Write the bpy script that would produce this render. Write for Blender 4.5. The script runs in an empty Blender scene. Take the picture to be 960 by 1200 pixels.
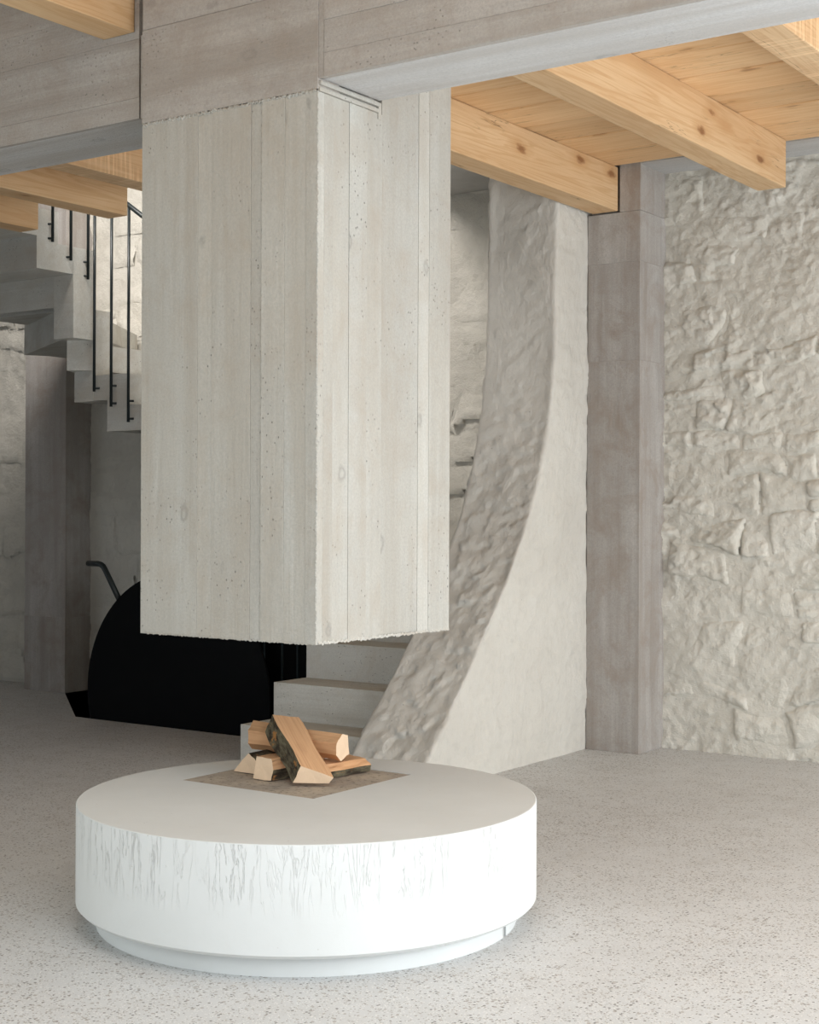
import bpy, bmesh, math, random
import numpy as np
from mathutils import Vector, Matrix

scene = bpy.context.scene
COL = scene.collection
random.seed(7)

# ------------------------------------------------------------------ camera
F_PX, YAW, ROLL, CAM_H = 1757.0, 0.6092, 0.0039, 1.2
cam = bpy.data.cameras.new('camera')
cam.sensor_fit = 'HORIZONTAL'
cam.sensor_width = 36.0
cam.lens = 36.0 * F_PX / 960.0
cam.clip_end = 100
camera = bpy.data.objects.new('camera', cam)
COL.objects.link(camera)
camera.matrix_world = (Matrix.Translation((0, 0, CAM_H)) @ Matrix.Rotation(YAW, 4, 'Z')
                       @ Matrix.Rotation(math.pi / 2, 4, 'X') @ Matrix.Rotation(ROLL, 4, 'Z'))
scene.camera = camera

# ------------------------------------------------------------------ sky, exposure
world = bpy.data.worlds.new('overcast_sky')
scene.world = world
world.use_nodes = True
bg = world.node_tree.nodes['Background']
bg.inputs['Color'].default_value = (0.80, 0.90, 1.0, 1)
bg.inputs['Strength'].default_value = 0.9
vs = scene.view_settings
vs.view_transform = 'Standard'
vs.look = 'None'
vs.gamma = 1.0
vs.use_curve_mapping = False
vs.exposure = 0.0


def area(name, loc, direction, sx, sy, power, color=(1, 1, 1), spread=math.pi):
    l = bpy.data.lights.new(name, 'AREA')
    l.shape = 'RECTANGLE'
    l.size, l.size_y = sx, sy
    l.energy = power
    l.color = color
    l.spread = spread
    o = bpy.data.objects.new(name, l)
    COL.objects.link(o)
    o.location = loc
    o.rotation_euler = Vector(direction).to_track_quat('-Z', 'Y').to_euler()
    return o


# daylight standing in the openings of the right and front walls and in the upper storey, plus two added lamps
DAY = (0.93, 0.975, 1.0)
area('daylight_right_opening', (1.45, 5.35, 1.05), (-1, 0, 0), 3.0, 1.9, 116, DAY)
area('daylight_right_opening_near', (1.45, 2.3, 1.05), (-1, 0, 0), 2.8, 1.9, 92, DAY)
area('daylight_front_opening', (-1.7, -5.85, 1.4), (0, 1, 0), 5.6, 2.5, 145, DAY)
area('added_left_light', (-4.95, 0.6, 1.2), (1, 0, 0), 2.0, 2.0, 28, (0.90, 1.0, 0.97))  # added lamp, brightens the left side of the hearth
area('added_overhead_light', (-0.2, 1.3, 3.45), (0, 0, -1), 3.2, 1.9, 85, DAY)  # added overhead lamp, brightens the hearth top and near floor
area('daylight_upper_storey', (-6.1, 4.9, 4.15), (-0.1, 0.75, -0.65), 1.5, 0.5, 62, (1.0, 0.95, 0.90), 2.4)


# ------------------------------------------------------------------ helpers
def ray(px, py):
    x, y = px - 480.0, py - 600.0
    c, s = math.cos(-ROLL), math.sin(-ROLL)
    x, y = c * x - s * y, s * x + c * y
    r, u = x / F_PX, -y / F_PX
    return Vector((r * math.cos(YAW) - math.sin(YAW), r * math.sin(YAW) + math.cos(YAW), u))


def at_depth(px, py, d):
    v = ray(px, py) * d
    v.z += CAM_H
    return v


def empty(name, loc):
    o = bpy.data.objects.new(name, None)
    o.empty_display_size = 0.1
    o.location = loc
    COL.objects.link(o)
    return o


def tag(o, label=None, cat=None, group=None, kind=None):
    if label: o['label'] = label
    if cat: o['category'] = cat
    if group: o['group'] = group
    if kind: o['kind'] = kind
    return o


def from_mesh(name, me, mat, parent=None, smooth=False):
    o = bpy.data.objects.new(name, me)
    if mat and not me.materials:
        me.materials.append(mat)
    COL.objects.link(o)
    if smooth:
        me.polygons.foreach_set('use_smooth', [True] * len(me.polygons))
    if parent:
        o.parent = parent
        o.location = -parent.location      # vertices are in world coordinates
    return o


def from_bm(name, bm, mat, parent=None, smooth=False):
    bmesh.ops.recalc_face_normals(bm, faces=bm.faces[:])
    me = bpy.data.meshes.new(name)
    bm.to_mesh(me)
    bm.free()
    return from_mesh(name, me, mat, parent, smooth)


def bm_box(bm, x0, x1, y0, y1, z0, z1):
    v = [bm.verts.new(p) for p in ((x0, y0, z0), (x1, y0, z0), (x1, y1, z0), (x0, y1, z0),
                                   (x0, y0, z1), (x1, y0, z1), (x1, y1, z1), (x0, y1, z1))]
    fs = []
    for f in ((0, 3, 2, 1), (4, 5, 6, 7), (0, 1, 5, 4), (1, 2, 6, 5), (2, 3, 7, 6), (3, 0, 4, 7)):
        fs.append(bm.faces.new([v[i] for i in f]))
    return fs


def box(name, x0, x1, y0, y1, z0, z1, mat, parent=None, bevel=0.0):
    bm = bmesh.new()
    bm_box(bm, x0, x1, y0, y1, z0, z1)
    if bevel:
        bmesh.ops.bevel(bm, geom=bm.edges[:], offset=bevel, segments=2, affect='EDGES', profile=0.6)
    return from_bm(name, bm, mat, parent)


def bm_prism(bm, pts, fn, a, b):
    """polygon pts extruded between a and b; fn(u, v, w) -> xyz"""
    n = len(pts)
    lo = [bm.verts.new(fn(u, v, a)) for u, v in pts]
    hi = [bm.verts.new(fn(u, v, b)) for u, v in pts]
    bm.faces.new(lo)
    bm.faces.new(hi[::-1])
    for i in range(n):
        bm.faces.new((lo[i], hi[i], hi[(i + 1) % n], lo[(i + 1) % n]))


def bm_tube(bm, pts, r, seg=10):
    pts = [Vector(p) for p in pts]
    rings = []
    for i, p in enumerate(pts):
        d = (pts[min(i + 1, len(pts) - 1)] - pts[max(i - 1, 0)]).normalized()
        ref = Vector((0, 0, 1)) if abs(d.z) < 0.9 else Vector((1, 0, 0))
        s = d.cross(ref).normalized()
        t = s.cross(d).normalized()
        rings.append([bm.verts.new(p + (s * math.cos(2 * math.pi * k / seg) + t * math.sin(2 * math.pi * k / seg)) * r)
                      for k in range(seg)])
    for a, b in zip(rings, rings[1:]):
        for k in range(seg):
            bm.faces.new((a[k], a[(k + 1) % seg], b[(k + 1) % seg], b[k]))
    bm.faces.new(rings[0][::-1])
    bm.faces.new(rings[-1])


# value noise on arrays
_rng = np.random.RandomState(11)
_T = _rng.rand(256, 256)


def vnoise(x, y):
    xi, yi = np.floor(x).astype(int), np.floor(y).astype(int)
    fx, fy = x - xi, y - yi
    fx, fy = fx * fx * fx * (fx * (fx * 6 - 15) + 10), fy * fy * fy * (fy * (fy * 6 - 15) + 10)
    a, b = _T[xi % 256, yi % 256], _T[(xi + 1) % 256, yi % 256]
    c, d = _T[xi % 256, (yi + 1) % 256], _T[(xi + 1) % 256, (yi + 1) % 256]
    return (a * (1 - fx) + b * fx) * (1 - fy) + (c * (1 - fx) + d * fx) * fy - 0.5


def fbm(x, y, o=4):
    r, s = np.zeros_like(x), 1.0
    for i in range(o):
        r += vnoise(x * 2 ** i + 17.3 * i, y * 2 ** i + 31.7 * i) * s
        s *= 0.5
    return r


def ridged(x, y, o=3):
    r, s = np.zeros_like(x), 1.0
    for i in range(o):
        r += (0.5 - np.abs(vnoise(x * 2 ** i + 7.1 * i, y * 2 ** i + 3.9 * i)) * 2) * s
        s *= 0.5
    return r


def grid_mesh(name, P, mask=None):
    """P: (n, m, 3) points -> mesh of quads; mask (n-1, m-1) keeps faces"""
    n, m = P.shape[:2]
    idx = np.arange(n * m).reshape(n, m)
    q = np.stack([idx[:-1, :-1], idx[1:, :-1], idx[1:, 1:], idx[:-1, 1:]], -1)
    q = q[mask] if mask is not None else q.reshape(-1, 4)
    used = np.unique(q)
    re = np.zeros(n * m, int)
    re[used] = np.arange(len(used))
    me = bpy.data.meshes.new(name)
    V = P.reshape(-1, 3)[used]
    me.vertices.add(len(V))
    me.vertices.foreach_set('co', V.ravel())
    me.loops.add(q.size)
    me.loops.foreach_set('vertex_index', re[q].ravel())
    me.polygons.add(len(q))
    me.polygons.foreach_set('loop_start', np.arange(0, q.size, 4))
    me.polygons.foreach_set('loop_total', np.full(len(q), 4))
    me.update()
    me.validate()
    return me


# ------------------------------------------------------------------ materials
class NT:
    def __init__(self, name, rough=0.85, spec=0.3):
        self.m = bpy.data.materials.new(name)
        self.m.use_nodes = True
        self.t = self.m.node_tree
        self.b = self.t.nodes['Principled BSDF']
        self.b.inputs['Roughness'].default_value = rough
        self.b.inputs['Specular IOR Level'].default_value = spec
        tc = self.t.nodes.new('ShaderNodeTexCoord')
        self.co = tc.outputs['Object']
        self.rnd = self.t.nodes.new('ShaderNodeObjectInfo').outputs['Random']

    def L(self, a, b):
        self.t.links.new(a, b)

    def val(self, sock, v):
        if isinstance(v, bpy.types.NodeSocket):
            self.L(v, sock)
        else:
            sock.default_value = v

    def map(self, scale, loc=(0, 0, 0), co=None):
        n = self.t.nodes.new('ShaderNodeMapping')
        n.inputs['Scale'].default_value = scale
        n.inputs['Location'].default_value = loc
        self.L(co or self.co, n.inputs['Vector'])
        return n.outputs[0]

    def jitter(self, k=20.0):
        """object coordinates shifted by the object's random number"""
        m = self.math('MULTIPLY', self.rnd, k)
        a = self.t.nodes.new('ShaderNodeVectorMath')
        a.operation = 'ADD'
        self.L(self.co, a.inputs[0])
        self.L(m, a.inputs[1])
        return a.outputs[0]

    def noise(self, co, scale, detail=4, rough=0.55, dist=0.0):
        n = self.t.nodes.new('ShaderNodeTexNoise')
        n.inputs['Scale'].default_value = scale
        n.inputs['Detail'].default_value = detail
        n.inputs['Roughness'].default_value = rough
        n.inputs['Distortion'].default_value = dist
        self.L(co, n.inputs['Vector'])
        return n.outputs['Fac']

    def voronoi(self, co, scale, feature='F1', out='Distance', rand=1.0):
        n = self.t.nodes.new('ShaderNodeTexVoronoi')
        n.feature = feature
        n.inputs['Scale'].default_value = scale
        n.inputs['Randomness'].default_value = rand
        self.L(co, n.inputs['Vector'])
        return n.outputs[out]

    def math(self, op, a, b=0.0, clamp=False):
        n = self.t.nodes.new('ShaderNodeMath')
        n.operation = op
        n.use_clamp = clamp
        self.val(n.inputs[0], a)
        self.val(n.inputs[1], b)
        return n.outputs[0]

    def ramp(self, fac, a, b, lo=0.0, hi=1.0):
        n = self.t.nodes.new('ShaderNodeMapRange')
        n.inputs['From Min'].default_value = a
        n.inputs['From Max'].default_value = b
        n.inputs['To Min'].default_value = lo
        n.inputs['To Max'].default_value = hi
        self.L(fac, n.inputs['Value'])
        return n.outputs[0]

    def mix(self, fac, a, b, mode='MIX'):
        n = self.t.nodes.new('ShaderNodeMix')
        n.data_type = 'RGBA'
        n.blend_type = mode
        self.val(n.inputs['Factor'], fac)
        for s, v in ((n.inputs['A'], a), (n.inputs['B'], b)):
            if isinstance(v, bpy.types.NodeSocket): self.L(v, s)
            else: s.default_value = (*v, 1)
        return n.outputs['Result']

    def sep(self, co=None):
        n = self.t.nodes.new('ShaderNodeSeparateXYZ')
        self.L(co or self.co, n.inputs[0])
        return n.outputs

    def color(self, c):
        self.val(self.b.inputs['Base Color'], c if isinstance(c, bpy.types.NodeSocket) else (*c, 1))
        return self

    def bump(self, h, strength=0.5, dist=0.01):
        n = self.t.nodes.new('ShaderNodeBump')
        n.inputs['Strength'].default_value = strength
        n.inputs['Distance'].default_value = dist
        self.L(h, n.inputs['Height'])
        if self.b.inputs['Normal'].is_linked:
            self.L(self.b.inputs['Normal'].links[0].from_socket, n.inputs['Normal'])
        self.L(n.outputs[0], self.b.inputs['Normal'])
        return self


def sc(axis, along, across):
    v = [across] * 3
    v['xyz'.index(axis)] = along
    return tuple(v)


def concrete(name, c1, c2, axis='z', pits=0.5, knots=0.6, grain=0.35, rough=0.82, vary=0.10, mottle=0.5):
    n = NT(name, rough, 0.25)
    j = n.jitter(9.0)
    big = n.noise(n.map((1, 1, 1), co=j), 2.3, 5, 0.6)
    col = n.mix(n.ramp(big, 0.33, 0.67), c1, c2)
    # wood grain printed by the shuttering boards
    g = n.noise(n.map(sc(axis, 1.2, 26), co=j), 1.6, 5, 0.62, 0.4)
    gm = n.ramp(g, 0.30, 0.72)
    col = n.mix(n.math('MULTIPLY', gm, grain), col, tuple(x * 0.72 for x in c1))
    st_ = n.noise(n.map(sc(axis, 0.45, 7), co=j), 1.4, 4, 0.6, 0.3)
    col = n.mix(n.ramp(st_, 0.40, 0.66, 0, 0.8), col, tuple(x * y for x, y in zip(c1, (0.76, 0.72, 0.68))))
    fine = n.noise(n.map((1, 1, 1), co=j), 130, 3, 0.7)
    col = n.mix(n.ramp(fine, 0.35, 0.75, 0, 0.5), col, tuple(x * 0.6 for x in c1))
    # knots
    k = n.voronoi(n.map(sc(axis, 3.6, 6.5), co=j), 1.0)
    wob = n.noise(n.map((1, 1, 1), co=j), 40, 2)
    kd = n.math('ADD', k, n.ramp(wob, 0.3, 0.7, -0.03, 0.03))
    km = n.ramp(n.math('ABSOLUTE', n.math('SUBTRACT', kd, 0.085)), 0.0, 0.05, knots, 0.0)
    col = n.mix(km, col, tuple(x * 0.5 for x in c1))
    # air pits
    p = n.voronoi(n.map(sc(axis, 0.8, 1), co=j), 58)
    where = n.noise(n.map((1, 1, 1), co=j), 3.5, 2)
    pm = n.math('MULTIPLY', n.ramp(p, 0.12, 0.17, 1, 0), n.ramp(where, 0.50, 0.62))
    col = n.mix(n.math('MULTIPLY', pm, pits), col, tuple(x * 0.25 for x in c1))
    mo = n.noise(n.map((1, 1, 1), co=j), 5.5, 6, 0.68, 0.6)
    col = n.mix(n.ramp(mo, 0.47, 0.72, 0, mottle), col, tuple(x * y for x, y in zip(c1, (0.70, 0.62, 0.55))))
    tone = n.ramp(n.rnd, 0, 1, 1 - vary, 1 + vary * 0.5)
    t = n.t.nodes.new('ShaderNodeCombineXYZ')
    for i in range(3): n.L(tone, t.inputs[i])
    col = n.mix(1.0, col, t.outputs[0], 'MULTIPLY')
    n.color(col)
    h = n.math('ADD', n.math('MULTIPLY', g, 0.8), n.math('MULTIPLY', fine, 0.35))
    h = n.math('SUBTRACT', h, n.math('MULTIPLY', pm, 1.2))
    h = n.math('SUBTRACT', h, n.math('MULTIPLY', km, 0.3))
    n.bump(h, 0.55, 0.007)
    return n.m


def wood(name, axis, light, dark, sawn=0.0, knots=1.0, rough=0.6):
    n = NT(name, rough, 0.3)
    j = n.jitter(23.0)
    warp = n.noise(n.map(sc(axis, 0.9, 5), co=j), 1.3, 3)
    rings = n.t.nodes.new('ShaderNodeTexNoise')
    rings.inputs['Scale'].default_value = 1.0
    rings.inputs['Detail'].default_value = 3
    rings.inputs['Distortion'].default_value = 1.2
    n.L(n.map(sc(axis, 0.8, 15), co=j), rings.inputs['Vector'])
    r = n.math('SINE', n.math('MULTIPLY', rings.outputs['Fac'], 38))
    rm = n.ramp(r, -0.2, 1.0)
    col = n.mix(n.ramp(warp, 0.3, 0.7), light, tuple(a * 0.55 + b * 0.45 for a, b in zip(light, dark)))
    col = n.mix(n.math('MULTIPLY', rm, 0.40), col, dark)
    fib = n.noise(n.map(sc(axis, 3, 170), co=j), 1.0, 3, 0.7)
    col = n.mix(n.ramp(fib, 0.4, 0.75, 0, 0.35), col, dark)
    k = n.voronoi(n.map(sc(axis, 2.8, 6.5), co=j), 1.0)
    kn = n.noise(n.map(sc(axis, 9, 26), co=j), 1.0, 4, 0.6)
    kd = n.math('ADD', k, n.ramp(kn, 0.3, 0.7, -0.07, 0.07))
    col = n.mix(n.ramp(kd, 0.09, 0.36, 0.6 * knots, 0), col, dark)
    col = n.mix(n.ramp(kd, 0.05, 0.14, 0.8 * knots, 0), col, tuple(x * y for x, y in zip(dark, (0.42, 0.30, 0.24))))
    cr = n.noise(n.map(sc(axis, 0.5, 6), co=j), 1.0, 5, 0.6)
    cw = n.noise(n.map(sc(axis, 1.5, 3), co=j), 1.0, 2)
    cm = n.math('MULTIPLY', n.ramp(n.math('ABSOLUTE', n.math('SUBTRACT', cr, 0.52)), 0.0, 0.005, 1, 0), n.ramp(cw, 0.52, 0.60))
    col = n.mix(n.math('MULTIPLY', cm, 0.75), col, tuple(x * 0.3 for x in dark))
    tone = n.ramp(n.rnd, 0, 1, 0.88, 1.06)
    t = n.t.nodes.new('ShaderNodeCombineXYZ')
    for i in range(3): n.L(tone, t.inputs[i])
    col = n.mix(1.0, col, t.outputs[0], 'MULTIPLY')
    h = n.math('ADD', n.math('MULTIPLY', fib, 0.5), n.math('MULTIPLY', r, 0.08))
    if sawn:
        w = n.noise(n.map(sc(axis, 60, 3), co=j), 1.0, 2, 0.6, 0.3)
        patch = n.noise(n.map((1, 1, 1), co=j), 5, 2)
        wm = n.math('MULTIPLY', n.ramp(w, 0.48, 0.62), n.ramp(patch, 0.40, 0.55))
        col = n.mix(n.math('MULTIPLY', wm, 0.5 * sawn), col, tuple(min(1, x * 1.25) for x in light))
        h = n.math('ADD', h, n.math('MULTIPLY', wm, 0.8 * sawn))
    n.color(col)
    n.bump(h, 0.4, 0.004)
    return n.m


def plaster(name, c1, c2, scale=1.0, strength=0.5, trowel=0.0):
    n = NT(name, 0.9, 0.2)
    a = n.noise(n.co, 2.2 * scale, 5, 0.6)
    b = n.noise(n.co, 26 * scale, 5, 0.65)
    c = n.noise(n.co, 150, 3, 0.7)
    col = n.mix(n.ramp(a, 0.32, 0.68), c1, c2)
    col = n.mix(n.ramp(b, 0.5, 0.8, 0, 0.30), col, tuple(x * 0.72 for x in c2))
    d = n.voronoi(n.co, 23)
    w = n.noise(n.co, 2.7, 2)
    sp = n.math('MULTIPLY', n.ramp(d, 0.06, 0.10, 1, 0), n.ramp(w, 0.55, 0.62))
    col = n.mix(n.math('MULTIPLY', sp, 0.45), col, tuple(x * 0.35 for x in c2))
    n.color(col)
    h = n.math('ADD', n.math('MULTIPLY', b, 0.7), n.math('MULTIPLY', c, 0.28))
    n.bump(h, strength, 0.022)
    if trowel:
        tr = n.noise(n.map((9, 9, 5)), 1.0, 6, 0.6, 1.6)
        n.bump(tr, trowel, 0.03)
    return n.m


M = {}
M['hood'] = concrete('board_marked_concrete', (0.545, 0.53, 0.485), (0.475, 0.465, 0.43), 'z', 0.65, 0.6, 0.38)
M['beam_c'] = concrete('board_marked_beam_concrete', (0.44, 0.412, 0.382), (0.52, 0.49, 0.458), 'x', 0.35, 0.35, 0.40, vary=0.06)
M['soffit'] = concrete('smooth_bounce_lit_soffit_concrete', (0.61, 0.605, 0.60), (0.56, 0.555, 0.55), 'x', 0.2, 0.6, 0.22, vary=0.02, mottle=0.15)  # smooth soffit; its paler colour paints in light bounced off the floor
M['col_c'] = concrete('column_concrete', (0.46, 0.43, 0.405), (0.57, 0.545, 0.52), 'z', 0.2, 0.2, 0.45, vary=0.05, mottle=0.8)
M['stair_c'] = concrete('stair_concrete', (0.66, 0.65, 0.60), (0.58, 0.57, 0.53), 'x', 0.9, 0.0, 0.06, vary=0.03)
M['stone'] = plaster('limewashed_stone', (0.74, 0.71, 0.64), (0.68, 0.65, 0.575), 1.0, 0.8)
M['mortar'] = plaster('limewashed_mortar', (0.72, 0.69, 0.62), (0.65, 0.62, 0.55), 1.0, 0.8)
M['lime'] = plaster('rough_plaster', (0.69, 0.665, 0.61), (0.63, 0.60, 0.545), 0.8, 0.4, 0.35)
M['wood_y'] = wood('spruce_beam_wood', 'y', (0.76, 0.54, 0.32), (0.53, 0.29, 0.125))
M['sawn_y'] = wood('rough_sawn_beam_wood', 'y', (0.74, 0.52, 0.31), (0.50, 0.28, 0.13), 1.0, 0.7)
M['wood_x'] = wood('ceiling_board_wood', 'x', (0.86, 0.60, 0.35), (0.66, 0.38, 0.175), 0.0, 0.8)


def m_floor():
    n = NT('exposed_aggregate_screed', 0.55, 0.35)
    a = n.noise(n.co, 0.9, 5, 0.6)
    b = n.noise(n.co, 7, 4, 0.6)
    col = n.mix(n.ramp(a, 0.35, 0.65), (0.57, 0.573, 0.572), (0.635, 0.64, 0.643))
    col = n.mix(n.ramp(b, 0.45, 0.75, 0, 0.35), col, (0.50, 0.48, 0.455))
    w = n.noise(n.co, 1.6, 3)
    for s, t, thr, c in ((90, 0.30, 0.80, (0.13, 0.12, 0.11)), (150, 0.34, 0.72, (0.30, 0.27, 0.24)),
                         (75, 0.34, 0.86, (0.36, 0.33, 0.30)), (210, 0.36, 0.70, (0.80, 0.79, 0.77))):
        v = n.t.nodes.new('ShaderNodeTexVoronoi')
        v.inputs['Scale'].default_value = s
        n.L(n.co, v.inputs['Vector'])
        sep = n.t.nodes.new('ShaderNodeSeparateColor')
        n.L(v.outputs['Color'], sep.inputs[0])
        cell = n.math('GREATER_THAN', n.math('ADD', sep.outputs[0], n.ramp(w, 0.35, 0.65, -0.10, 0.08)), thr)
        dot = n.ramp(v.outputs['Distance'], t, t + 0.08, 1, 0)
        col = n.mix(n.math('MULTIPLY', n.math('MULTIPLY', cell, dot), 0.85), col, c)
    n.color(col)
    n.val(n.b.inputs['Roughness'], n.ramp(b, 0.3, 0.7, 0.42, 0.62))
    n.bump(n.noise(n.co, 60, 3), 0.08, 0.004)
    return n.m


M['floor'] = m_floor()


def m_drum():
    n = NT('white_cast_hearth_concrete', 0.7, 0.3)
    x, y, z = n.sep()[0:3]
    a = n.noise(n.co, 3, 5, 0.6)
    b = n.noise(n.co, 38, 4, 0.65)
    col = n.mix(n.ramp(a, 0.35, 0.68), (0.67, 0.685, 0.68), (0.635, 0.648, 0.638))
    col = n.mix(n.ramp(b, 0.5, 0.8, 0, 0.18), col, (0.62, 0.61, 0.58))
    # drip cracks in the upper half of the side
    s = n.noise(n.map((34, 34, 4.2)), 1.0, 4, 0.62, 0.7)
    line = n.ramp(n.math('ABSOLUTE', n.math('SUBTRACT', s, 0.5)), 0.0, 0.022, 1, 0)
    reach = n.noise(n.map((7, 7, 1.0)), 1.0, 3)
    top = n.math('MULTIPLY', n.ramp(z, 0.16, 0.25), n.ramp(z, 0.352, 0.349))
    mask = n.math('MULTIPLY', line, n.math('MULTIPLY', top, n.ramp(reach, 0.30, 0.55)), True)
    col = n.mix(n.math('MULTIPLY', mask, 0.32), col, (0.40, 0.39, 0.36))
    p = n.voronoi(n.co, 30)
    pw = n.noise(n.co, 4, 2)
    pm = n.math('MULTIPLY', n.ramp(p, 0.05, 0.08, 1, 0), n.ramp(pw, 0.52, 0.6))
    col = n.mix(n.math('MULTIPLY', pm, 0.5), col, (0.40, 0.37, 0.33))
    n.color(col)
    h = n.math('SUBTRACT', n.math('MULTIPLY', b, 0.12), mask)
    n.bump(h, 0.55, 0.006)
    return n.m


M['drum'] = m_drum()


def m_plate():
    n = NT('ash_stained_fire_plate', 0.75, 0.3)
    a = n.noise(n.co, 9, 5, 0.65)
    b = n.noise(n.map((1, 1, 1)), 60, 4, 0.7)
    col = n.mix(n.ramp(a, 0.38, 0.62), (0.47, 0.40, 0.32), (0.36, 0.31, 0.26))
    col = n.mix(n.ramp(b, 0.55, 0.68, 0, 0.8), col, (0.07, 0.06, 0.055))
    n.color(col)
    n.bump(b, 0.2, 0.002)
    return n.m


M['plate'] = m_plate()


def plain(name, c, rough=0.5, spec=0.4, metal=0.0, bump=0.0):
    n = NT(name, rough, spec)
    v = n.noise(n.co, 14, 3)
    n.color(n.mix(n.ramp(v, 0.3, 0.7), tuple(x * 0.88 for x in c), c))
    n.b.inputs['Metallic'].default_value = metal
    if bump:
        n.bump(n.noise(n.co, 70, 3), bump, 0.004)
    return n.m


M['black'] = plain('black_steel', (0.004, 0.0045, 0.005), 0.75, 0.08)
M['rail'] = plain('dark_green_black_steel', (0.012, 0.018, 0.019), 0.4, 0.4)
M['rib'] = plain('dark_teal_steel_edge', (0.03, 0.045, 0.05), 0.45, 0.4)
M['dark_gap'] = plain('dark_plinth_core', (0.05, 0.045, 0.04), 0.9, 0.1)  # near-black core showing through the open plinth joint
M['white_paint'] = plain('white_painted_plaster', (0.50, 0.49, 0.47), 0.9, 0.2, 0, 0.2)
M['frame'] = plain('dark_window_frame', (0.05, 0.05, 0.05), 0.5, 0.3)
M['log'] = wood('split_beech_wood', 'x', (0.72, 0.43, 0.235), (0.50, 0.255, 0.12), 0, 0.15, 0.7)
M['log_end'] = plain('fresh_cut_log_end', (0.80, 0.60, 0.42), 0.8, 0.2, 0, 0.4)


def m_bark():
    n = NT('mossy_bark', 0.95, 0.1)
    a = n.noise(n.map((14, 40, 40)), 1.0, 5, 0.65)
    b = n.noise(n.map((22, 30, 30), (3, 1, 2)), 1.0, 3)
    col = n.mix(n.ramp(a, 0.42, 0.60), (0.045, 0.035, 0.025), (0.15, 0.13, 0.085))
    col = n.mix(n.ramp(b, 0.58, 0.66), col, (0.36, 0.17, 0.06))
    n.color(col)
    n.bump(a, 0.9, 0.006)
    return n.m


M['bark'] = m_bark()

# ------------------------------------------------------------------ the room
XL, XR, YF, YB, ZT = -9.6, 1.6, -6.0, 7.05, 5.4
HX0, HX1, HY0, HY1, HZ = -3.365, -2.667, 3.357, 4.046, 0.819     # hood
BY1, SOF = 3.652, 2.438                                            # concrete beam
BZ, CZ = 2.712, 2.935                                              # timber beams, ceiling boards
YC = 6.76                                                          # front of the columns

bm = bmesh.new()
bm_box(bm, XL - .3, XR + .3, YF - .3, 6.05, -0.3, 0)
bm_box(bm, -4.77, XR + .3, 6.05, 7.4, -0.3, 0)
bm_prism(bm, [(XL - .3, 6.05), (-6.589, 6.05), (-7.507, 6.80), (-7.507, 7.4), (XL - .3, 7.4)],
         lambda u, v, w: (u, v, w), -0.3, 0)
tag(from_bm('floor', bm, M['floor']), kind='structure')


def facets(Xg, Zg, size, tilt, off, seed):
    """broken-stone chips: nearest random point decides a tilted little plane"""
    rs = np.random.RandomState(seed)
    x0, z0 = Xg.min() - size, Zg.min() - size
    gx, gz = ((Xg - x0) / size), ((Zg - z0) / size)
    nx, nz = int(gx.max()) + 3, int(gz.max()) + 3
    jx, jz = rs.rand(nx, nz), rs.rand(nx, nz)
    ta, tb, to = rs.uniform(-1, 1, (nx, nz)), rs.uniform(-1, 1, (nx, nz)), rs.uniform(-1, 1, (nx, nz))
    ix, iz = gx.astype(int), gz.astype(int)
    best = np.full(Xg.shape, 9e9)
    out = np.zeros_like(Xg)
    for a in (-1, 0, 1):
        for b in (-1, 0, 1):
            cx, cz = np.clip(ix + a, 0, nx - 1), np.clip(iz + b, 0, nz - 1)
            dx, dz = gx - (cx + jx[cx, cz]), gz - (cz + jz[cx, cz])
            d = dx * dx * .55 + dz * dz * 2.2
            h = (ta[cx, cz] * dx * .8 + tb[cx, cz] * dz * 1.2) * tilt * size + to[cx, cz] * off
            m = d < best
            best = np.where(m, d, best)
            out = np.where(m, h, out)
    return out


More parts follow.
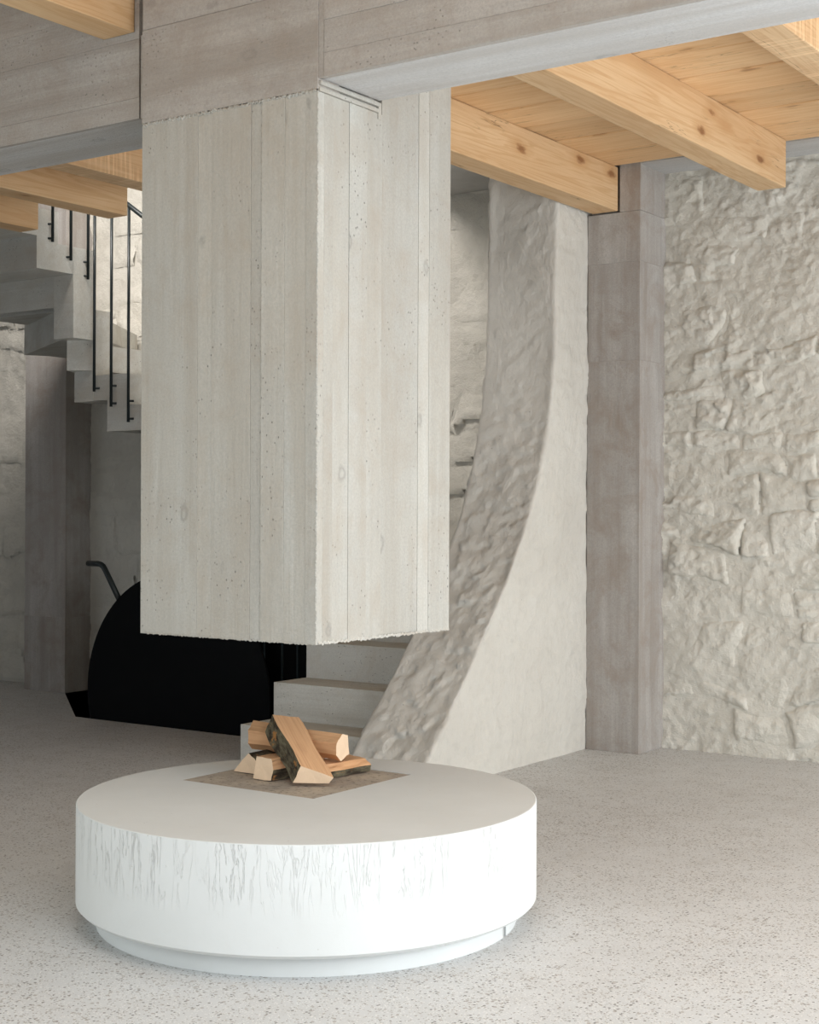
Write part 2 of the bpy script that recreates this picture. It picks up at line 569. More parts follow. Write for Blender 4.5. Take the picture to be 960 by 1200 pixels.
def stone_wall(name, x0, x1, z0, z1, y0, step, regions, course, length, relief, seed, cover=0.0, chip=1.0):
    """rubble wall facing -y: a mortar bed and single stones that stand out of it"""
    rs = np.random.RandomState(seed)
    xs = np.arange(x0, x1 + step, step)
    zs = np.arange(z0, z1 + step, step)
    Xg, Zg = np.meshgrid(xs, zs, indexing='ij')
    wx, wz = Xg + .03 * fbm(Xg * 9, Zg * 9, 3), Zg + .03 * fbm(Xg * 9 + 40, Zg * 9 + 11, 3)
    rough = chip * (facets(wx, wz, .075, .26, .004, seed) + facets(wx, wz, .034, .30, .0022, seed + 1)) \
        + 0.010 * fbm(Xg * 24, Zg * 30, 4)
    rough = rough * (0.55 + 0.9 * np.clip(fbm(Xg * 2.1 + 3, Zg * 2.1 + 8, 2) + .5, 0, 1))
    bed = 0.022 * fbm(Xg * 1.3 + seed, Zg * 1.3, 3) + 0.012 * fbm(Xg * 7, Zg * 7 + seed, 3)
    bedh = bed + cover * (0.4 + 1.5 * fbm(Xg * 1.9 + 5.5, Zg * 2.1 + seed, 2)) + rough * .8
    P = np.stack([Xg, y0 - bedh, Zg], -1)
    wall = from_mesh(name, grid_mesh(name, P), M['mortar'], None, True)
    tag(wall, kind='structure')
    u = Xg + 0.14 * fbm(Xg * 2.6 + 9.1, Zg * 2.6 + seed, 3)
    v = Zg + 0.10 * fbm(Xg * 2.2 + seed * 1.7, Zg * 3.1, 3)
    z = z0 - 0.06
    cells = []
    while z < z1 + .05:
        h = rs.uniform(*course)
        x = x0 - rs.uniform(0.05, 0.3)
        while x < x1 + .05:
            w = rs.uniform(*length)
            if rs.rand() < 0.22 and h > course[0] * 1.3:
                k = rs.uniform(.4, .6)
                cells += [(x, x + w, z, z + h * k), (x, x + w, z + h * k, z + h)]
            else:
                cells.append((x, x + w, z, z + h))
            x += w
        z += h
    for (a, b, c, d) in cells:
        if not any(r[0] <= (a + b) / 2 <= r[1] and r[2] <= (c + d) / 2 <= r[3] for r in regions):
            continue
        i0, i1 = np.searchsorted(xs, a - .2), np.searchsorted(xs, b + .2)
        j0, j1 = np.searchsorted(zs, c - .16), np.searchsorted(zs, d + .16)
        if i1 - i0 < 4 or j1 - j0 < 4: continue
        U, V, XX, ZZ = u[i0:i1, j0:j1], v[i0:i1, j0:j1], Xg[i0:i1, j0:j1], Zg[i0:i1, j0:j1]
        r = 0.02
        du = np.minimum(U - a, b - U)
        dv = np.minimum(V - c, d - V)
        dist = np.minimum(du, dv)
        corner = (du < r) & (dv < r)
        dist = np.where(corner, r - np.hypot(np.clip(r - du, 0, None), np.clip(r - dv, 0, None)), dist)
        dist = dist + 0.016 * fbm(XX * 14 + a * 7, ZZ * 14, 3)
        rise = 1 - np.exp(-np.clip(dist, 0, None) / rs.uniform(.005, .022))
        tx, tz = rs.uniform(-.13, .13), rs.uniform(-.16, .10)
        hgt = relief * rs.uniform(.1, 1.2) + tx * (U - (a + b) / 2) + tz * (V - (c + d) / 2) + rough[i0:i1, j0:j1] * 1.15
        H = bed[i0:i1, j0:j1] * .7 + hgt * rise - 0.010
        keep = dist > -0.004
        fm = keep[:-1, :-1] & keep[1:, :-1] & keep[:-1, 1:] & keep[1:, 1:]
        if fm.sum() < 12: continue
        me = grid_mesh('stone', np.stack([XX, y0 - H, ZZ], -1), fm)
        from_mesh('stone', me, M['stone'], wall, True)
    return wall


wb = stone_wall('wall_back', -3.36, -1.4, -0.02, 2.98, YB, 0.0095, [(-3.45, -1.3, 0, 3)],
                (.10, .21), (.14, .36), 0.028, 3, cover=0.008, chip=0.5)
wst = stone_wall('wall_stair', XL, -3.9, -1.3, ZT, YB - 0.02, 0.026,
                 [(-8.7, -6.2, -.1, 4.2), (-4.95, -4.1, 0.6, 3.3)], (.16, .28), (.28, .55), 0.024, 8, cover=0.008, chip=0.35)
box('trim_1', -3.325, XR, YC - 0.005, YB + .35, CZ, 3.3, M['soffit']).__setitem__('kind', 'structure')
# plain continuations of the shell around the frame


def pierced_wall(name, fixed, a0, a1, z1, holes, axis, th):
    bm = bmesh.new()
    edges = [a0]
    for h0, h1, hz0, hz1 in holes:
        rng = [(edges[-1], h0, 0, z1), (h0, h1, hz1, z1)]
        if hz0 > 0: rng.append((h0, h1, 0, hz0))
        for r in rng:
            (bm_box(bm, fixed, fixed + th, r[0], r[1], r[2], r[3]) if axis == 'x'
             else bm_box(bm, r[0], r[1], fixed, fixed + th, r[2], r[3]))
        edges.append(h1)
    (bm_box(bm, fixed, fixed + th, edges[-1], a1, 0, z1) if axis == 'x'
     else bm_box(bm, edges[-1], a1, fixed, fixed + th, 0, z1))
    return tag(from_bm(name, bm, M['white_paint']), kind='structure')


pierced_wall('wall_right', XR, YF - .3, YB + .3, ZT, [(0.85, 3.75, 0.1, 2.05), (3.82, 6.9, 0.1, 2.05)], 'x', 0.3)
pierced_wall('wall_front', YF - .3, XL - .3, XR + .3, ZT, [(-4.6, 1.2, 0.1, 2.7)], 'y', 0.3)
pierced_wall('wall_left', -5.3, YF, 3.38, CZ + .03, [(-0.45, 1.65, 0.1, 2.3)], 'x', 0.25)
box('wall_left_stair', XL - .3, XL, 3.38, YB + .3, 0, ZT, M['white_paint'])['kind'] = 'structure'
box('wall_back_plain', -1.45, XR, YB - .01, YB + .3, 0, ZT, M['mortar'])['kind'] = 'structure'
for i, (nm, fx, ax, a0, a1) in enumerate((('window_1', XR + .12, 'x', 0.85, 6.9), ('window_2', YF - .18, 'y', -4.6, 1.2))):
    bm = bmesh.new()
    k = 4
    for q in range(k + 1):
        c = a0 + (a1 - a0) * q / k
        c0, c1 = max(a0, c - .03), min(a1, c + .03)
        if ax == 'x': bm_box(bm, fx, fx + .06, c0, c1, 0.1, 2.05)
        else: bm_box(bm, c0, c1, fx, fx + .06, 0.1, 2.7)
    zt_ = 2.05 if ax == 'x' else 2.7
    for z in (0.1, zt_ - .06):
        if ax == 'x': bm_box(bm, fx, fx + .06, a0, a1, z, z + .06)
        else: bm_box(bm, a0, a1, fx, fx + .06, z, z + .06)
    tag(from_bm(nm, bm, M['frame']), kind='structure')
# upper storey floor over the timber ceiling, roof
bm = bmesh.new()
bm_box(bm, XL, -2.0, YF, HY0 + .12, CZ + .035, 3.24)
bm_box(bm, -2.0, XR, 2.35, HY0 + .12, CZ + .035, 3.24)
bm_box(bm, -2.0, XR, YF, 0.45, CZ + .035, 3.24)
bm_box(bm, -4.02, XR, HY0 + .12, YC - .005, CZ + .035, 3.24)
bm_box(bm, XL, -4.02, HY0 + .12, 5.47, CZ + .035, 3.24)
bm_box(bm, -4.75, -4.02, 5.47, YB - .06, CZ + .035, 3.24)
ceil = tag(from_bm('ceiling', bm, M['white_paint']), kind='structure')
box('roof', XL, XR, YF, YB + .3, ZT, ZT + .2, M['white_paint'])['kind'] = 'structure'

# ceiling boards
nb = 0


def boards(xa, xb, ya, yb, w, from_y):
    y = from_y
    while y > ya:
        a = max(y - w, ya)
        bm = bmesh.new()
        dz = random.uniform(-.003, .003)
        bm_box(bm, xa, xb, a + .004, min(y, yb) - .004, CZ + dz, CZ + .033)
        bmesh.ops.bevel(bm, geom=[e for e in bm.edges if abs(e.verts[0].co.x - e.verts[1].co.x) > 1
                                  and max(e.verts[0].co.z, e.verts[1].co.z) < CZ + .02],
                        offset=.005, segments=1, affect='EDGES')
        from_bm('ceiling_board', bm, M['wood_x'], ceil)
        y -= w


boards(-3.98, XR - .02, BY1, YC - .01, 0.30, 6.735)
boards(XL + .02, -4.04, BY1 + .03, 5.46, 0.30, 5.46)
boards(-5.04, -2.0, 0.6, HY0 - .0, 0.30, HY0)
boards(-1.99, XR - .02, 2.36, HY0 - .0, 0.30, HY0)


# ------------------------------------------------------------------ plaster buttress beside the stair
def buttress():
    prof = [(-.05, 5.20), (.138, 5.324), (.269, 5.455), (.44, 5.626), (.565, 5.731), (.694, 5.84), (.845, 5.967),
            (1.041, 6.10), (1.121, 6.16), (1.325, 6.263), (1.533, 6.335), (1.66, 6.378), (1.828, 6.41), (2.04, 6.432),
            (2.46, 6.445), (3.3, 6.445)]
    zz, yy = np.array(prof).T
    X0, X1, st = -4.02, -3.62, 0.0135
    zs = np.arange(-.05, 2.95, st)
    yf = np.interp(zs, zz, yy)
    k = np.ones(15) / 15
    yf = np.convolve(np.pad(yf, 7, mode='reflect', reflect_type='odd'), k, 'valid')
    # one sheet wrapped round: left side (back to front), end face, right side (front to back)
    ns, nf = 60, 34
    rows = []
    for z, y0 in zip(zs, yf):
        r = 0.012
        left = [(X0, y0 + r + (YB - y0 - r) * (1 - t) ** 1.0) for t in np.linspace(0, 1, ns)]
        front = [(X0 + r * .3, y0 + r * .3)] + [(X0 + r + (X1 - X0 - 2 * r) * t, y0) for t in np.linspace(0, 1, nf)] + [(X1 - r * .3, y0 + r * .3)]
        right = [(X1, y0 + r + (YB - y0 - r) * t) for t in np.linspace(0, 1, ns)]
        rows.append(left + front + right)
    A = np.array(rows)
    n = A.shape[1]
    Zg = np.repeat(zs[:, None], n, 1)
    Xg, Yg = A[..., 0], A[..., 1]
    s = np.linspace(0, 1, n)[None] * 0 + Yg
    isf = np.zeros(n, bool); isf[ns:ns + nf + 2] = True
    edge_wob = 0.012 * fbm(Zg * 6 + 3, Zg * 0 + 1, 4)
    front_d = 0.016 * fbm(Xg * 3, Zg * 3, 3) + (0.3 + np.clip(1.9 - Zg, 0, 1)) * .95 * (facets(Xg + .03 * fbm(Xg * 8, Zg * 8, 3), Zg + .03 * fbm(Xg * 8 + 9, Zg * 8, 3), .085, .22, .0025, 21) + facets(Xg, Zg, .035, .25, .001, 22))
    damp = np.clip(np.minimum(Xg - X0, X1 - Xg) / 0.05, 0.25, 1)
    Yg = np.where(isf[None], Yg - (front_d - .004) * damp, Yg)
    side = 0.016 * fbm(Yg * 2.2 + 4, Zg * 2.2, 3) + 0.006 * ridged(Yg * 5, Zg * 9, 3) + 0.004 * fbm(Yg * 22, Zg * 22, 3)
    side = side + .5 * (facets(Yg + .04 * fbm(Yg * 7, Zg * 7, 3), Zg + .04 * fbm(Yg * 7 + 5, Zg * 7, 3), .16, .10, .003, 31) + facets(Yg, Zg, .06, .16, .001, 32))
    isr = np.zeros(n, bool); isr[ns + nf + 2:] = True
    isl = np.zeros(n, bool); isl[:ns] = True
    Xg = np.where(isr[None], Xg + side * .7 + edge_wob * .3, np.where(isl[None], Xg - side + edge_wob * .8, Xg))
    P = np.stack([Xg, Yg, Zg], -1)
    tag(from_mesh('wall_buttress', grid_mesh('wall_buttress', P), M['lime'], None, True), kind='structure')


buttress()


# ------------------------------------------------------------------ concrete columns
def column(name, x0, x1, y0, y1, cuts, label):
    root = empty(name, ((x0 + x1) / 2, (y0 + y1) / 2, cuts[0]))
    tag(root, label, 'column')
    for i, (a, b) in enumerate(zip(cuts, cuts[1:])):
        d = 0.0012 * (i % 2)
        box('shaft_cast', x0 + d, x1 - d, y0 + d, y1, a, b, M['col_c'], root, 0.0018)
    return root


c = column('concrete_column', -3.618, -3.325, YC, YB + .25, [0, 1.962, 2.455, 2.705],
           'grey concrete column against the bright rubble stone wall, carrying a timber beam')
box('head', -3.44, -3.325, YC, YB + .25, 2.706, 3.3, M['col_c'], c, 0.003)
box('head', -3.618, -3.44, YC + .04, YB + .25, 2.706, 3.3, M['col_c'], c)
column('concrete_column', -7.905, -7.507, 6.80, YB + .2, [-1.3, 0.494, 2.6, ZT - .01],
       'dark concrete column behind the winding stair at the floor opening')


# ------------------------------------------------------------------ concrete beams
def strips_front(root, x0, x1, y, zcuts, th, mat, name='board_mark'):
    for a, b in zip(zcuts, zcuts[1:]):
        d = random.uniform(-.0012, .0012)
        box(name, x0, x1, y + d, y + th, a + .0002, b - .0002, mat, root, 0.001)


rb = empty('concrete_beam', ((HX1 + XR) / 2, (HY0 + BY1) / 2, SOF))
tag(rb, 'long board-marked concrete beam running off from the chimney hood over the room', 'beam')
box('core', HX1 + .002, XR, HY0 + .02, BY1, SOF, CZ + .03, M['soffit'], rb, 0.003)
strips_front(rb, HX1 + .022, XR, HY0, [SOF, 2.506, 2.60, 2.70, 2.82, CZ + .03], .02, M['beam_c'])
box('corner_strip', HX1 + .001, HX1 + .020, HY0 + .002, HY0 + .02, SOF, CZ + .03, M['beam_c'], rb)
lb = empty('concrete_beam', ((HX0 + XL) / 2, (HY0 + BY1) / 2, SOF))
tag(lb, 'board-marked concrete beam between the chimney hood and the stair side', 'beam')
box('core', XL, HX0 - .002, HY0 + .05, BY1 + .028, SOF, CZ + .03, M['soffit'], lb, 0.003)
strips_front(lb, XL, HX0 - .045, HY0 + .03, [SOF, 2.505, 2.69, 2.80, CZ + .03], .02, M['beam_c'])
box('corner_strip', HX0 - .040, HX0 - .003, HY0 + .033, HY0 + .06, SOF, 2.70, M['beam_c'], lb)

# ------------------------------------------------------------------ chimney hood
hood = empty('chimney_hood', ((HX0 + HX1) / 2, (HY0 + HY1) / 2, HZ))
tag(hood, 'hanging board-marked concrete chimney hood above the round hearth', 'chimney hood')
T = 0.03
JZ = 2.403
bm = bmesh.new()
for (a, b, c_, d) in ((HX0, HX1, HY0, HY0 + .12), (HX0, HX1, HY1 - .12, HY1), (HX0, HX0 + .12, HY0 + .12, HY1 - .12),
                      (HX1 - .12, HX1, HY0 + .12, HY1 - .12)):
    bm_box(bm, a + T * (a == HX0), b - T * (b == HX1), c_ + T * (c_ == HY0), d - (0.004 if d == HY1 else 0), HZ + .002, CZ + .03)
from_bm('flue_core', bm, M['hood'], hood)
fx = [HX0, -3.129, -3.07, -2.918, -2.875, -2.788, -2.708, HX1]
for i, (a, b) in enumerate(zip(fx, fx[1:])):
    d = [0, .0012, -.0006, .0022, -.0012, .0004, -.0012][i]
    g0 = 0 if i == 0 else .0001
    g1 = 0 if i == 6 else (.0001 if i != 3 else .0025)
    box('board_mark', a + g0, b - g1, HY0 + d, HY0 + T, HZ, JZ - .002, M['hood'], hood, 0.0009)
ry = [HY0 + T, 3.431, 3.507, 3.595, 3.671, 3.867, 3.926, HY1]
for i, (a, b) in enumerate(zip(ry, ry[1:])):
    d = [0, .0012, -.0006, .0004, .0018, .0, -.001][i]
    top = SOF - .037 if b < 3.68 else CZ + .03
    box('board_mark', HX1 - T, HX1 - d, a + .0001, b - .0001, HZ + .001, top, M['hood'], hood, 0.0008)
for i, (a, b) in enumerate(((HY0, HY1),)):
    box('board_mark', HX0, HX0 + T, HY0 + T, HY1, HZ + .001, CZ + .03, M['hood'], hood, 0.002)
# upper casting above the pour joint, and the two little fillets left under the beam
for a, b, d in ((JZ + .004, 2.698, .0), (2.698, CZ + .03, .002)):
    box('upper_cast', HX0, HX1 + .001, HY0 + d - .002, HY0 + .10, a + .0006, b - .0006, M['beam_c'], hood, 0.002)
# ragged pour joint: a broken ridge of cement slurry
rs = np.random.RandomState(4)


def ragged(name, p0, p1, out, hgt, n, mat, parent, up=(0, 0, 1)):
    p0, p1, out, up = Vector(p0), Vector(p1), Vector(out), Vector(up)
    bm = bmesh.new()
    rows = []
    for i in range(n + 1):
        p = p0.lerp(p1, i / n)
        h = hgt * rs.uniform(.35, 1.0)
        o_ = rs.uniform(.3, 1.0)
        w = rs.uniform(-.5, .5) * hgt
        rows.append([bm.verts.new(p + up * (w + h)), bm.verts.new(p + up * (w + h * .3) + out * o_),
                     bm.verts.new(p + up * (w - h * .3) + out * o_ * .8), bm.verts.new(p + up * (w - h))])
    for r0, r1 in zip(rows, rows[1:]):
        for k in range(3):
            bm.faces.new((r0[k], r1[k], r1[k + 1], r0[k + 1]))
    return from_bm(name, bm, mat, parent)


ragged('pour_joint', (HX0 + .004, HY0, JZ), (HX1 - .002, HY0, JZ), (0, -.006, 0), .0075, 170, M['hood'], hood)
ragged('board_fin', (-2.8762, HY0 + .001, HZ + .01), (-2.8762, HY0 + .001, JZ - .012), (0, -.0028, 0), .0028, 320, M['hood'], hood, up=(1, 0, 0))
ragged('ragged_rim', (HX1 + .0005, HY0 + .01, HZ + .004), (HX1 + .0005, HY1, HZ + .004), (.003, 0, -.004), .006, 150, M['hood'], hood)
ragged('ragged_rim', (HX0 + .02, HY0 - .0005, HZ + .002), (HX1, HY0 - .0005, HZ + .002), (0, -.002, -.003), .004, 150, M['hood'], hood)
ragged('ragged_arris', (HX1, HY0, HZ + .01), (HX1, HY0, JZ), (.0015, -.0015, 0), .0035, 420, M['hood'], hood, up=(.7, .7, 0))
for z, dx in ((SOF - .013, .010), (SOF - .030, .006)):
    box('fillet', HX1 - T, HX1 + dx, HY0 + .003, BY1 - .004, z - .006, z + .006, M['hood'], hood, 0.003)
box('fillet', HX1 - T, HX1 + .004, BY1 - .006, BY1 + .010, SOF - .055, SOF - .004, M['hood'], hood, 0.003)
box('fillet', HX1 - T, HX1 - .004, HY0 + .003, BY1, SOF - .04, SOF, M['hood'], hood)


# ------------------------------------------------------------------ timber beams
def timber(x0, x1, y0, y1, label, mat='wood_y', group=None):
    o = box('timber_beam', x0, x1, y0, y1, BZ, CZ - .003, M[mat], None, 0.004)
    return tag(o, label, 'timber beam', group)


timber(-3.590, -3.448, BY1 + .001, YC - .002, 'long cracked pale timber beam resting on the concrete column')
timber(-2.690, -2.552, BY1 + .001, 6.70, 'knotty pale timber beam ending just before the rubble stone wall')
timber(-1.850, -1.712, BY1 + .001, 6.70, 'rough-sawn pale timber beam beside the knotty one, farther from the column', 'sawn_y')
timber(-0.95, -0.81, BY1 + .001, 6.70, 'pale timber beam out over the open side of the room')
timber(-3.566, -3.428, 0.6, HY0 + .028, 'pale timber beam bearing on the front of the concrete beam beside the hood')
timber(-5.728, -5.588, BY1 + .03, 5.472, 'shaded brown timber beam whose end shows in front of the thin rails')
timber(-6.405, -6.262, BY1 + .03, 5.472, 'shaded brown timber beam ending above the turned stair soffit')
timber(-5.104, -4.962, BY1 + .03, 5.472, 'shaded rough-sawn timber beam running behind the chimney hood', 'sawn_y')

# ------------------------------------------------------------------ stair
st = empty('winding_stair', (-4.4, 5.5, 0))
tag(st, 'pale concrete winding stair with sawtooth underside, rising behind the hood', 'staircase')
R = 0.18
SX0, SX1 = -4.77, -4.0
NX, NY = -6.45, 6.05


def step(fn, label=None):
    bm = bmesh.new()
    fn(bm)
    bmesh.ops.bevel(bm, geom=[e for e in bm.edges if e.is_manifold and e.calc_face_angle(0) > 1.0], offset=.004,
                    segments=1, affect='EDGES')
    return from_bm('step', bm, M['stair_c'], st)


fr = [5.43, 5.675, 5.93]
for i, y in enumerate(fr):
    step(lambda bm: bm_box(bm, SX0, SX1, y, 6.18, R * i, R * (i + 1)))
# first turn
step(lambda bm: bm_prism(bm, [(SX0, 6.18), (SX1, 6.18), (SX1, 6.97)], lambda u, v, w: (u, v, w), .20, .72))
step(lambda bm: bm_prism(bm, [(SX0, 6.18), (SX1, 6.97), (SX0, 6.97)], lambda u, v, w: (u, v, w), .40, .90))
# middle flight, near side at y = NY
xr, z = -4.83, 1.08
for j in range(6):
    xl = xr - .27
    pts = [(xr, z), (xl, z), (xl - .155, z - .145), (xr - .155, z - .145), (xr - .155, z - .325), (xr, z - .18)]
    if j == 0: pts[4:] = [(xr + .06, z - .25), (xr + .06, z - .18), (xr, z - .18)]
    step(lambda bm: bm_prism(bm, pts, lambda u, v, w: (u, w, v), NY, 6.97))
    xr, z = xl, z + .18
# second turn: three winders about the newel corner, then the upper flight towards the room
OX, OY = -7.4, 6.97


def outer(a):
    """point where the ray from the newel corner at angle a meets the outer walls"""
    dx, dy = math.cos(a), math.sin(a)
    t = min((OX - NX) / dx if dx < -1e-6 else 9e9, (OY - NY) / dy if dy > 1e-6 else 9e9)
    return (NX + dx * t, NY + dy * t)


angs = [math.radians(a) for a in (90, 122, 152, 180)]
zt = 2.16
for k in range(3):
    a0, a1 = angs[k], angs[k + 1]
    poly = [(NX, NY), outer(a0)]
    if outer(a0)[1] > OY - .01 and outer(a1)[0] < OX + .01: poly.append((OX, OY))
    poly.append(outer(a1))
    n_ = Vector((-math.sin(a1), math.cos(a1))) * .155
    p, q = Vector((NX, NY)), Vector(outer(a1))
    strip = [tuple(p), tuple(q), tuple(q + n_), tuple(p + n_)]

    def f(bm):
        bm_prism(bm, poly, lambda u, v, w: (u, v, w), zt - .15, zt)
        if k < 2: bm_prism(bm, strip, lambda u, v, w: (u, v, w), zt - .1503, zt + .06)
    step(f)
    zt += .18
y, z = NY, 2.70
for j in range(2):
    yl = y - .27
    pts = [(y, z), (yl, z), (yl - .155, z - .155), (y - .155, z - .155), (y - .155, z - .335), (y, z - .18)]
    step(lambda bm: bm_prism(bm, pts, lambda u, v, w: (w, u, v), OX, NX))
    y, z = yl, z + .18
bm = bmesh.new()
bm_box(bm, NX - .158, NX + .003, NY - .158, NY - .004, 2.184, 2.62)
bm_box(bm, NX - .154, NX + .003, NY - .003, NY + .15, 1.832, 2.36)
from_bm('newel_block', bm, M['stair_c'], st)

# railing
rail = empty('stair_railing', (NX, NY, 1.7))
tag(rail, 'thin black steel railing fixed to the side of the winding stair', 'railing')
bx = -6.42
zb, ztp = 1.885, 3.03
slope = 0.18 / 0.27
i = 0
tops = []
while bx < -5.6:
    dz = (bx + 6.42) * slope
    bm = bmesh.new()
    bm_tube(bm, [(bx, NY - .022, zb - dz), (bx, NY - .022, 3.107 - dz)], .0085, 8)
    o = from_bm('baluster', bm, M['rail'], rail, True)
    for k, off in enumerate((.02, .12) if i % 3 else (.02,)):
        bm = bmesh.new()
        bm_tube(bm, [(bx, NY - .02, zb - dz + off), (bx + .02, NY + .002, zb - dz + off)], .007, 6)
        from_bm('fixing', bm, M['rail'], o).parent = o
        bpy.data.objects[o.name].children[-1].location = (0, 0, 0)
    tops.append((bx, NY - .022, 3.107 - dz))
    bx += .138
    i += 1
bm = bmesh.new()
bm_tube(bm, [tops[0], tops[-1]], .014, 10)
from_bm('handrail', bm, M['rail'], rail, True)
for j, (yy, z0) in enumerate(((5.985, 2.525), (5.855, 2.615), (5.72, 2.70), (5.59, 2.79))):
    bm = bmesh.new()
    bm_tube(bm, [(NX + .022, yy, z0), (NX + .022, yy, z0 + 1.12)], .0085, 8)
    o = from_bm('baluster', bm, M['rail'], rail, True)
    for off in ((.02, .10) if j != 1 else (.02,)):
        bm = bmesh.new()
        bm_tube(bm, [(NX + .022, yy, z0 + off), (NX - .002, yy - .012, z0 + off)], .007, 6)
        fx_ = from_bm('fixing', bm, M['rail'], o)
        fx_.parent = o
        fx_.location = (0, 0, 0)
bm = bmesh.new()
bm_tube(bm, [(NX + .022, 5.985, 3.645), (NX + .022, 5.59, 3.91)], .014, 10)
from_bm('handrail', bm, M['rail'], rail, True)

# ------------------------------------------------------------------ black steel round screen at the floor opening
scr = empty('round_steel_screen', (-5.82, 6.09, 0))
tag(scr, 'large black round steel screen standing in the floor opening beside the stair', 'screen')
bm = bmesh.new()
N = 96
bm_prism(bm, [(-5.82 + .69 * math.cos(2 * math.pi * k / N), .17 + .69 * math.sin(2 * math.pi * k / N)) for k in range(N)],
         lambda u, v, w: (u, w, v), 6.07, 6.085)
from_bm('disc', bm, M['black'], scr)
bm = bmesh.new()
bm_tube(bm, [(-6.543, 6.10, .893), (-6.455, 6.10, .893), (-6.435, 6.10, .889), (-6.415, 6.10, .878), (-6.40, 6.10, .86), (-6.235, 6.10, .62)], .0165, 12)
from_bm('handle_tube', bm, M['rail'], scr, True)
pan = empty('steel_board_screen', (-5.2, 6.26, 0))
tag(pan, 'black steel screen of upright boards closing the space under the stair', 'screen')
px = [-5.75, -5.60, -5.462, -5.327, -5.20, -5.093, -4.98, -4.87, -4.775]
for a, b in zip(px, px[1:]):
    box('upright_board', a + .004, b - .004, 6.26, 6.275, -1.25, 0.74, M['black'], pan)
for a in px[2:7]:
    box('edge_rib', a - (.006 if a == px[2] else .003), a + (.006 if a == px[2] else .003), 6.25, 6.262, -1.25, 0.74, M['rib'], pan)
# the shaft below the floor opening
bm = bmesh.new()
bm_box(bm, -7.6, -4.7, 6.0, 7.2, -1.4, -1.3)
bm_box(bm, -4.77, -4.70, 6.05, 7.05, -1.3, -.3)
bm_box(bm, -7.6, -4.7, 6.0, 6.05, -1.3, -.3)
tag(from_bm('floor_shaft', bm, M['stair_c']), kind='structure')

# ------------------------------------------------------------------ round hearth
DC, DR, DZ0, DZ1 = Vector((-2.811, 3.507)), 0.680, 0.060, 0.354
PX0, PX1, PY0, PY1 = -3.285, -2.758, 3.462, 3.972
hearth = empty('round_hearth', (DC.x, DC.y, 0))
tag(hearth, 'wide low round hearth of white concrete with a square fire pit', 'hearth')
pc = Vector(((PX0 + PX1) / 2, (PY0 + PY1) / 2))
angs = sorted([2 * math.pi * k / 240 for k in range(240)]
              + [math.atan2(y - pc.y, x - pc.x) % (2 * math.pi) for x in (PX0, PX1) for y in (PY0, PY1)])
bm = bmesh.new()
inn, out = [], []
for a in angs:
    d = Vector((math.cos(a), math.sin(a)))
    tx = ((PX1 if d.x > 0 else PX0) - pc.x) / d.x if abs(d.x) > 1e-9 else 9e9
    ty = ((PY1 if d.y > 0 else PY0) - pc.y) / d.y if abs(d.y) > 1e-9 else 9e9
    inn.append(pc + d * min(tx, ty))
    w = pc - DC
    bq = w.dot(d)
    out.append(pc + d * (-bq + math.sqrt(bq * bq - w.dot(w) + DR * DR)))
n = len(angs)


def ring(pts, z, r=None):
    if r is None: return [bm.verts.new((p.x, p.y, z)) for p in pts]
    return [bm.verts.new((DC.x + (p.x - DC.x) * r / DR, DC.y + (p.y - DC.y) * r / DR, z)) for p in pts]


loops = [ring(inn, DZ1 - .03), ring(inn, DZ1), ring(out, DZ1, DR - .004), ring(out, DZ1 - .0012, DR - .0012),
         ring(out, DZ1 - .004, DR), ring(out, DZ0 + .010, DR), ring(out, DZ0, DR - .010), ring(out, DZ0, DR - .12)]
flat = []
for q, (a, b) in enumerate(zip(loops, loops[1:])):
    for k in range(n):
        fc = bm.faces.new((a[k], b[k], b[(k + 1) % n], a[(k + 1) % n]))
        fc.smooth = q in (3, 4, 5)
me = bpy.data.meshes.new('drum')
bmesh.ops.recalc_face_normals(bm, faces=bm.faces[:])
for e in bm.edges:
    if len(e.link_faces) == 2 and e.calc_face_angle(0) > .6: e.smooth = False
bm.to_mesh(me); bm.free()
from_mesh('drum', me, M['drum'], hearth)
# plinth ring with an open joint
bm = bmesh.new()
ga = math.atan2(3.633 - DC.y, -2.214 - DC.x)
RB = 0.622
m_ = 200
prev = None
for k in range(m_ + 1):
    a = ga + .014 + (2 * math.pi - .028) * k / m_
    c_, s_ = math.cos(a), math.sin(a)
    cur = [bm.verts.new((DC.x + c_ * r, DC.y + s_ * r, z)) for r, z in ((RB, 0), (RB, DZ0 - .006), (RB - .10, DZ0 - .006), (RB - .10, 0))]
    if prev:
        for i in range(3):
            bm.faces.new((prev[i], cur[i], cur[i + 1], prev[i + 1])).smooth = (i == 0)
    else: bm.faces.new(cur)
    prev = cur
bm.faces.new(prev[::-1])
from_bm('plinth', bm, M['drum'], hearth)
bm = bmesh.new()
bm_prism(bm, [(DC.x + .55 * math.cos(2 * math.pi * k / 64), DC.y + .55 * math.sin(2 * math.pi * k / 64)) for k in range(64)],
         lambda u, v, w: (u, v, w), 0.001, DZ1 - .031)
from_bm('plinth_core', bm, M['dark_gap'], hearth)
ZP = DZ1 - .0003
box('fire_plate', PX0 + .0005, PX1 - .002, PY0 + .002, PY1 - .008, DZ1 - .014, ZP, M['plate'], hearth, 0.001)


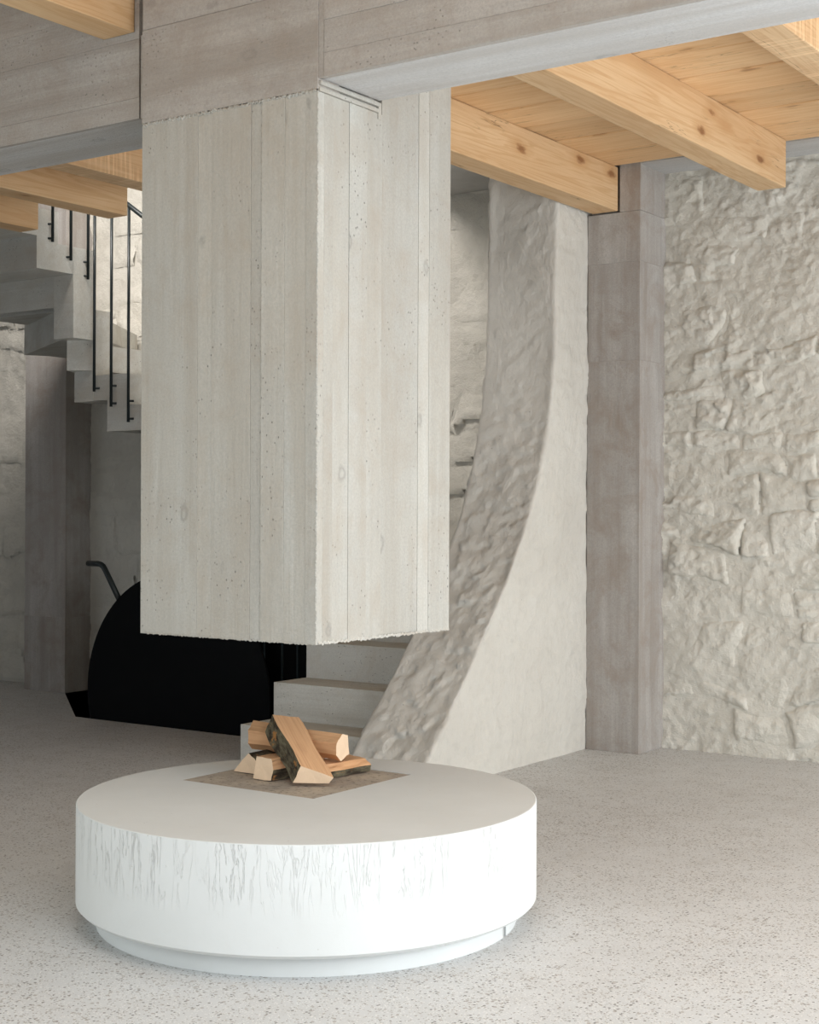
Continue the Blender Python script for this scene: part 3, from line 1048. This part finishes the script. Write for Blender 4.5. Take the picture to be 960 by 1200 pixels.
# ------------------------------------------------------------------ split logs
def log(p0, p1, prof, bark, label, roll=0.0, seed=0, sk0=0.0, sk1=0.0):
    """p0, p1: axis ends; prof: outline (side, up) in metres; bark: outline edges that carry bark; sk: slant of the cuts"""
    p0, p1 = Vector(p0), Vector(p1)
    ax = (p1 - p0).normalized()
    Lg = (p1 - p0).length
    side = ax.cross(Vector((0, 0, 1))).normalized()
    up = side.cross(ax).normalized()
    side, up = side * math.cos(roll) + up * math.sin(roll), up * math.cos(roll) - side * math.sin(roll)
    rr = random.Random(seed)
    root = empty('split_log', p0)
    rot = Matrix((ax, side, up)).transposed().to_4x4()      # local x along the log
    root.matrix_world = Matrix.Translation(p0) @ rot
    tag(root, label, 'log', 'firewood on the fire plate')
    # refine outline
    pts, isb = [], []
    m = len(prof)
    for i in range(m):
        a, b = Vector(prof[i]), Vector(prof[(i + 1) % m])
        for t in (0, .34, .67):
            pts.append(a.lerp(b, t)); isb.append(i in bark)
    K = 9
    V = []
    ph = [rr.uniform(0, 6.28) for _ in pts]
    for k in range(K + 1):
        t = k / K
        row = []
        for q, p in enumerate(pts):
            w = 1 + .05 * math.sin(t * 5 + ph[0]) + rr.uniform(-.015, .015) - .04 * t
            j = .0016 * math.sin(t * 9 + ph[q])
            x = t * Lg + (sk0 * p.x if k == 0 else 0) + (sk1 * p.x if k == K else 0)
            row.append((x, p.x * w + j, p.y * w + j * .7))
        V.append(row)
    nq = len(pts)

    def sub(name, sel, mat, grow=0.0):
        bm = bmesh.new()
        cache = {}
        def vt(k, q):
            q %= nq
            if (k, q) not in cache:
                x, y, z = V[k][q]
                s = 1 + grow
                cache[(k, q)] = bm.verts.new((x, y * s, z * s))
            return cache[(k, q)]
        for k in range(K):
            for q in range(nq):
                if isb[q] == sel:
                    bm.faces.new((vt(k, q), vt(k + 1, q), vt(k + 1, q + 1), vt(k, q + 1)))
        o = from_bm(name, bm, mat)
        o.parent = root
        return o
    sub('split_face', False, M['log'])
    if bark: sub('bark', True, M['bark'], .01)
    for k in (0, K):
        bm = bmesh.new()
        f = bm.faces.new([bm.verts.new(c) for c in V[k]])
        o = from_bm('cut_end', bm, M['log_end'])
        o.parent = root
    return root


# two short pieces and a flat one lie on the plate, one lies across them, one leans on top
log((-3.070, 3.600, ZP + .040), (-3.050, 3.84, ZP + .037), [(-.042, -.036), (.034, -.034), (.046, .000), (.036, .032), (-.026, .034)],
    {1}, 'blunt pale log lying in front under the leaning log', 0, 1)
log((-3.195, 3.665, ZP + .033), (-3.175, 3.90, ZP + .033), [(-.058, -.030), (.046, -.030), (.050, .010), (.012, .036), (-.020, .010)],
    {1, 2, 3}, 'small wedge-shaped log with a dark bark back behind the blunt one', 0, 2)
log((-2.975, 3.70, ZP + .025), (-2.935, 3.925, ZP + .026), [(-.060, -.020), (.052, -.022), (.058, .000), (.030, .020), (-.050, .022)],
    {1}, 'flat log with a bark underside lying below the round-ended one', 0, 3)
b0, b1 = at_depth(298, 860, 4.93), at_depth(402, 875, 4.80)
log(b0, b1, [(-.050, -.030), (.010, -.046), (.046, -.022), (.050, .018), (.012, .044), (-.034, .034)],
    {5}, 'round-ended log laid across the lower pieces, bright cut end', 0, 4, .12, .0)
f0, f1 = at_depth(368, 911, 4.60), at_depth(331, 846, 4.86)
log(f0, f1, [(-.052, -.040), (.048, -.004), (.054, .020), (-.046, .026)],
    {3}, 'long split log leaning on top with mossy bark along one edge', -0.16, 5, -.45, .1)
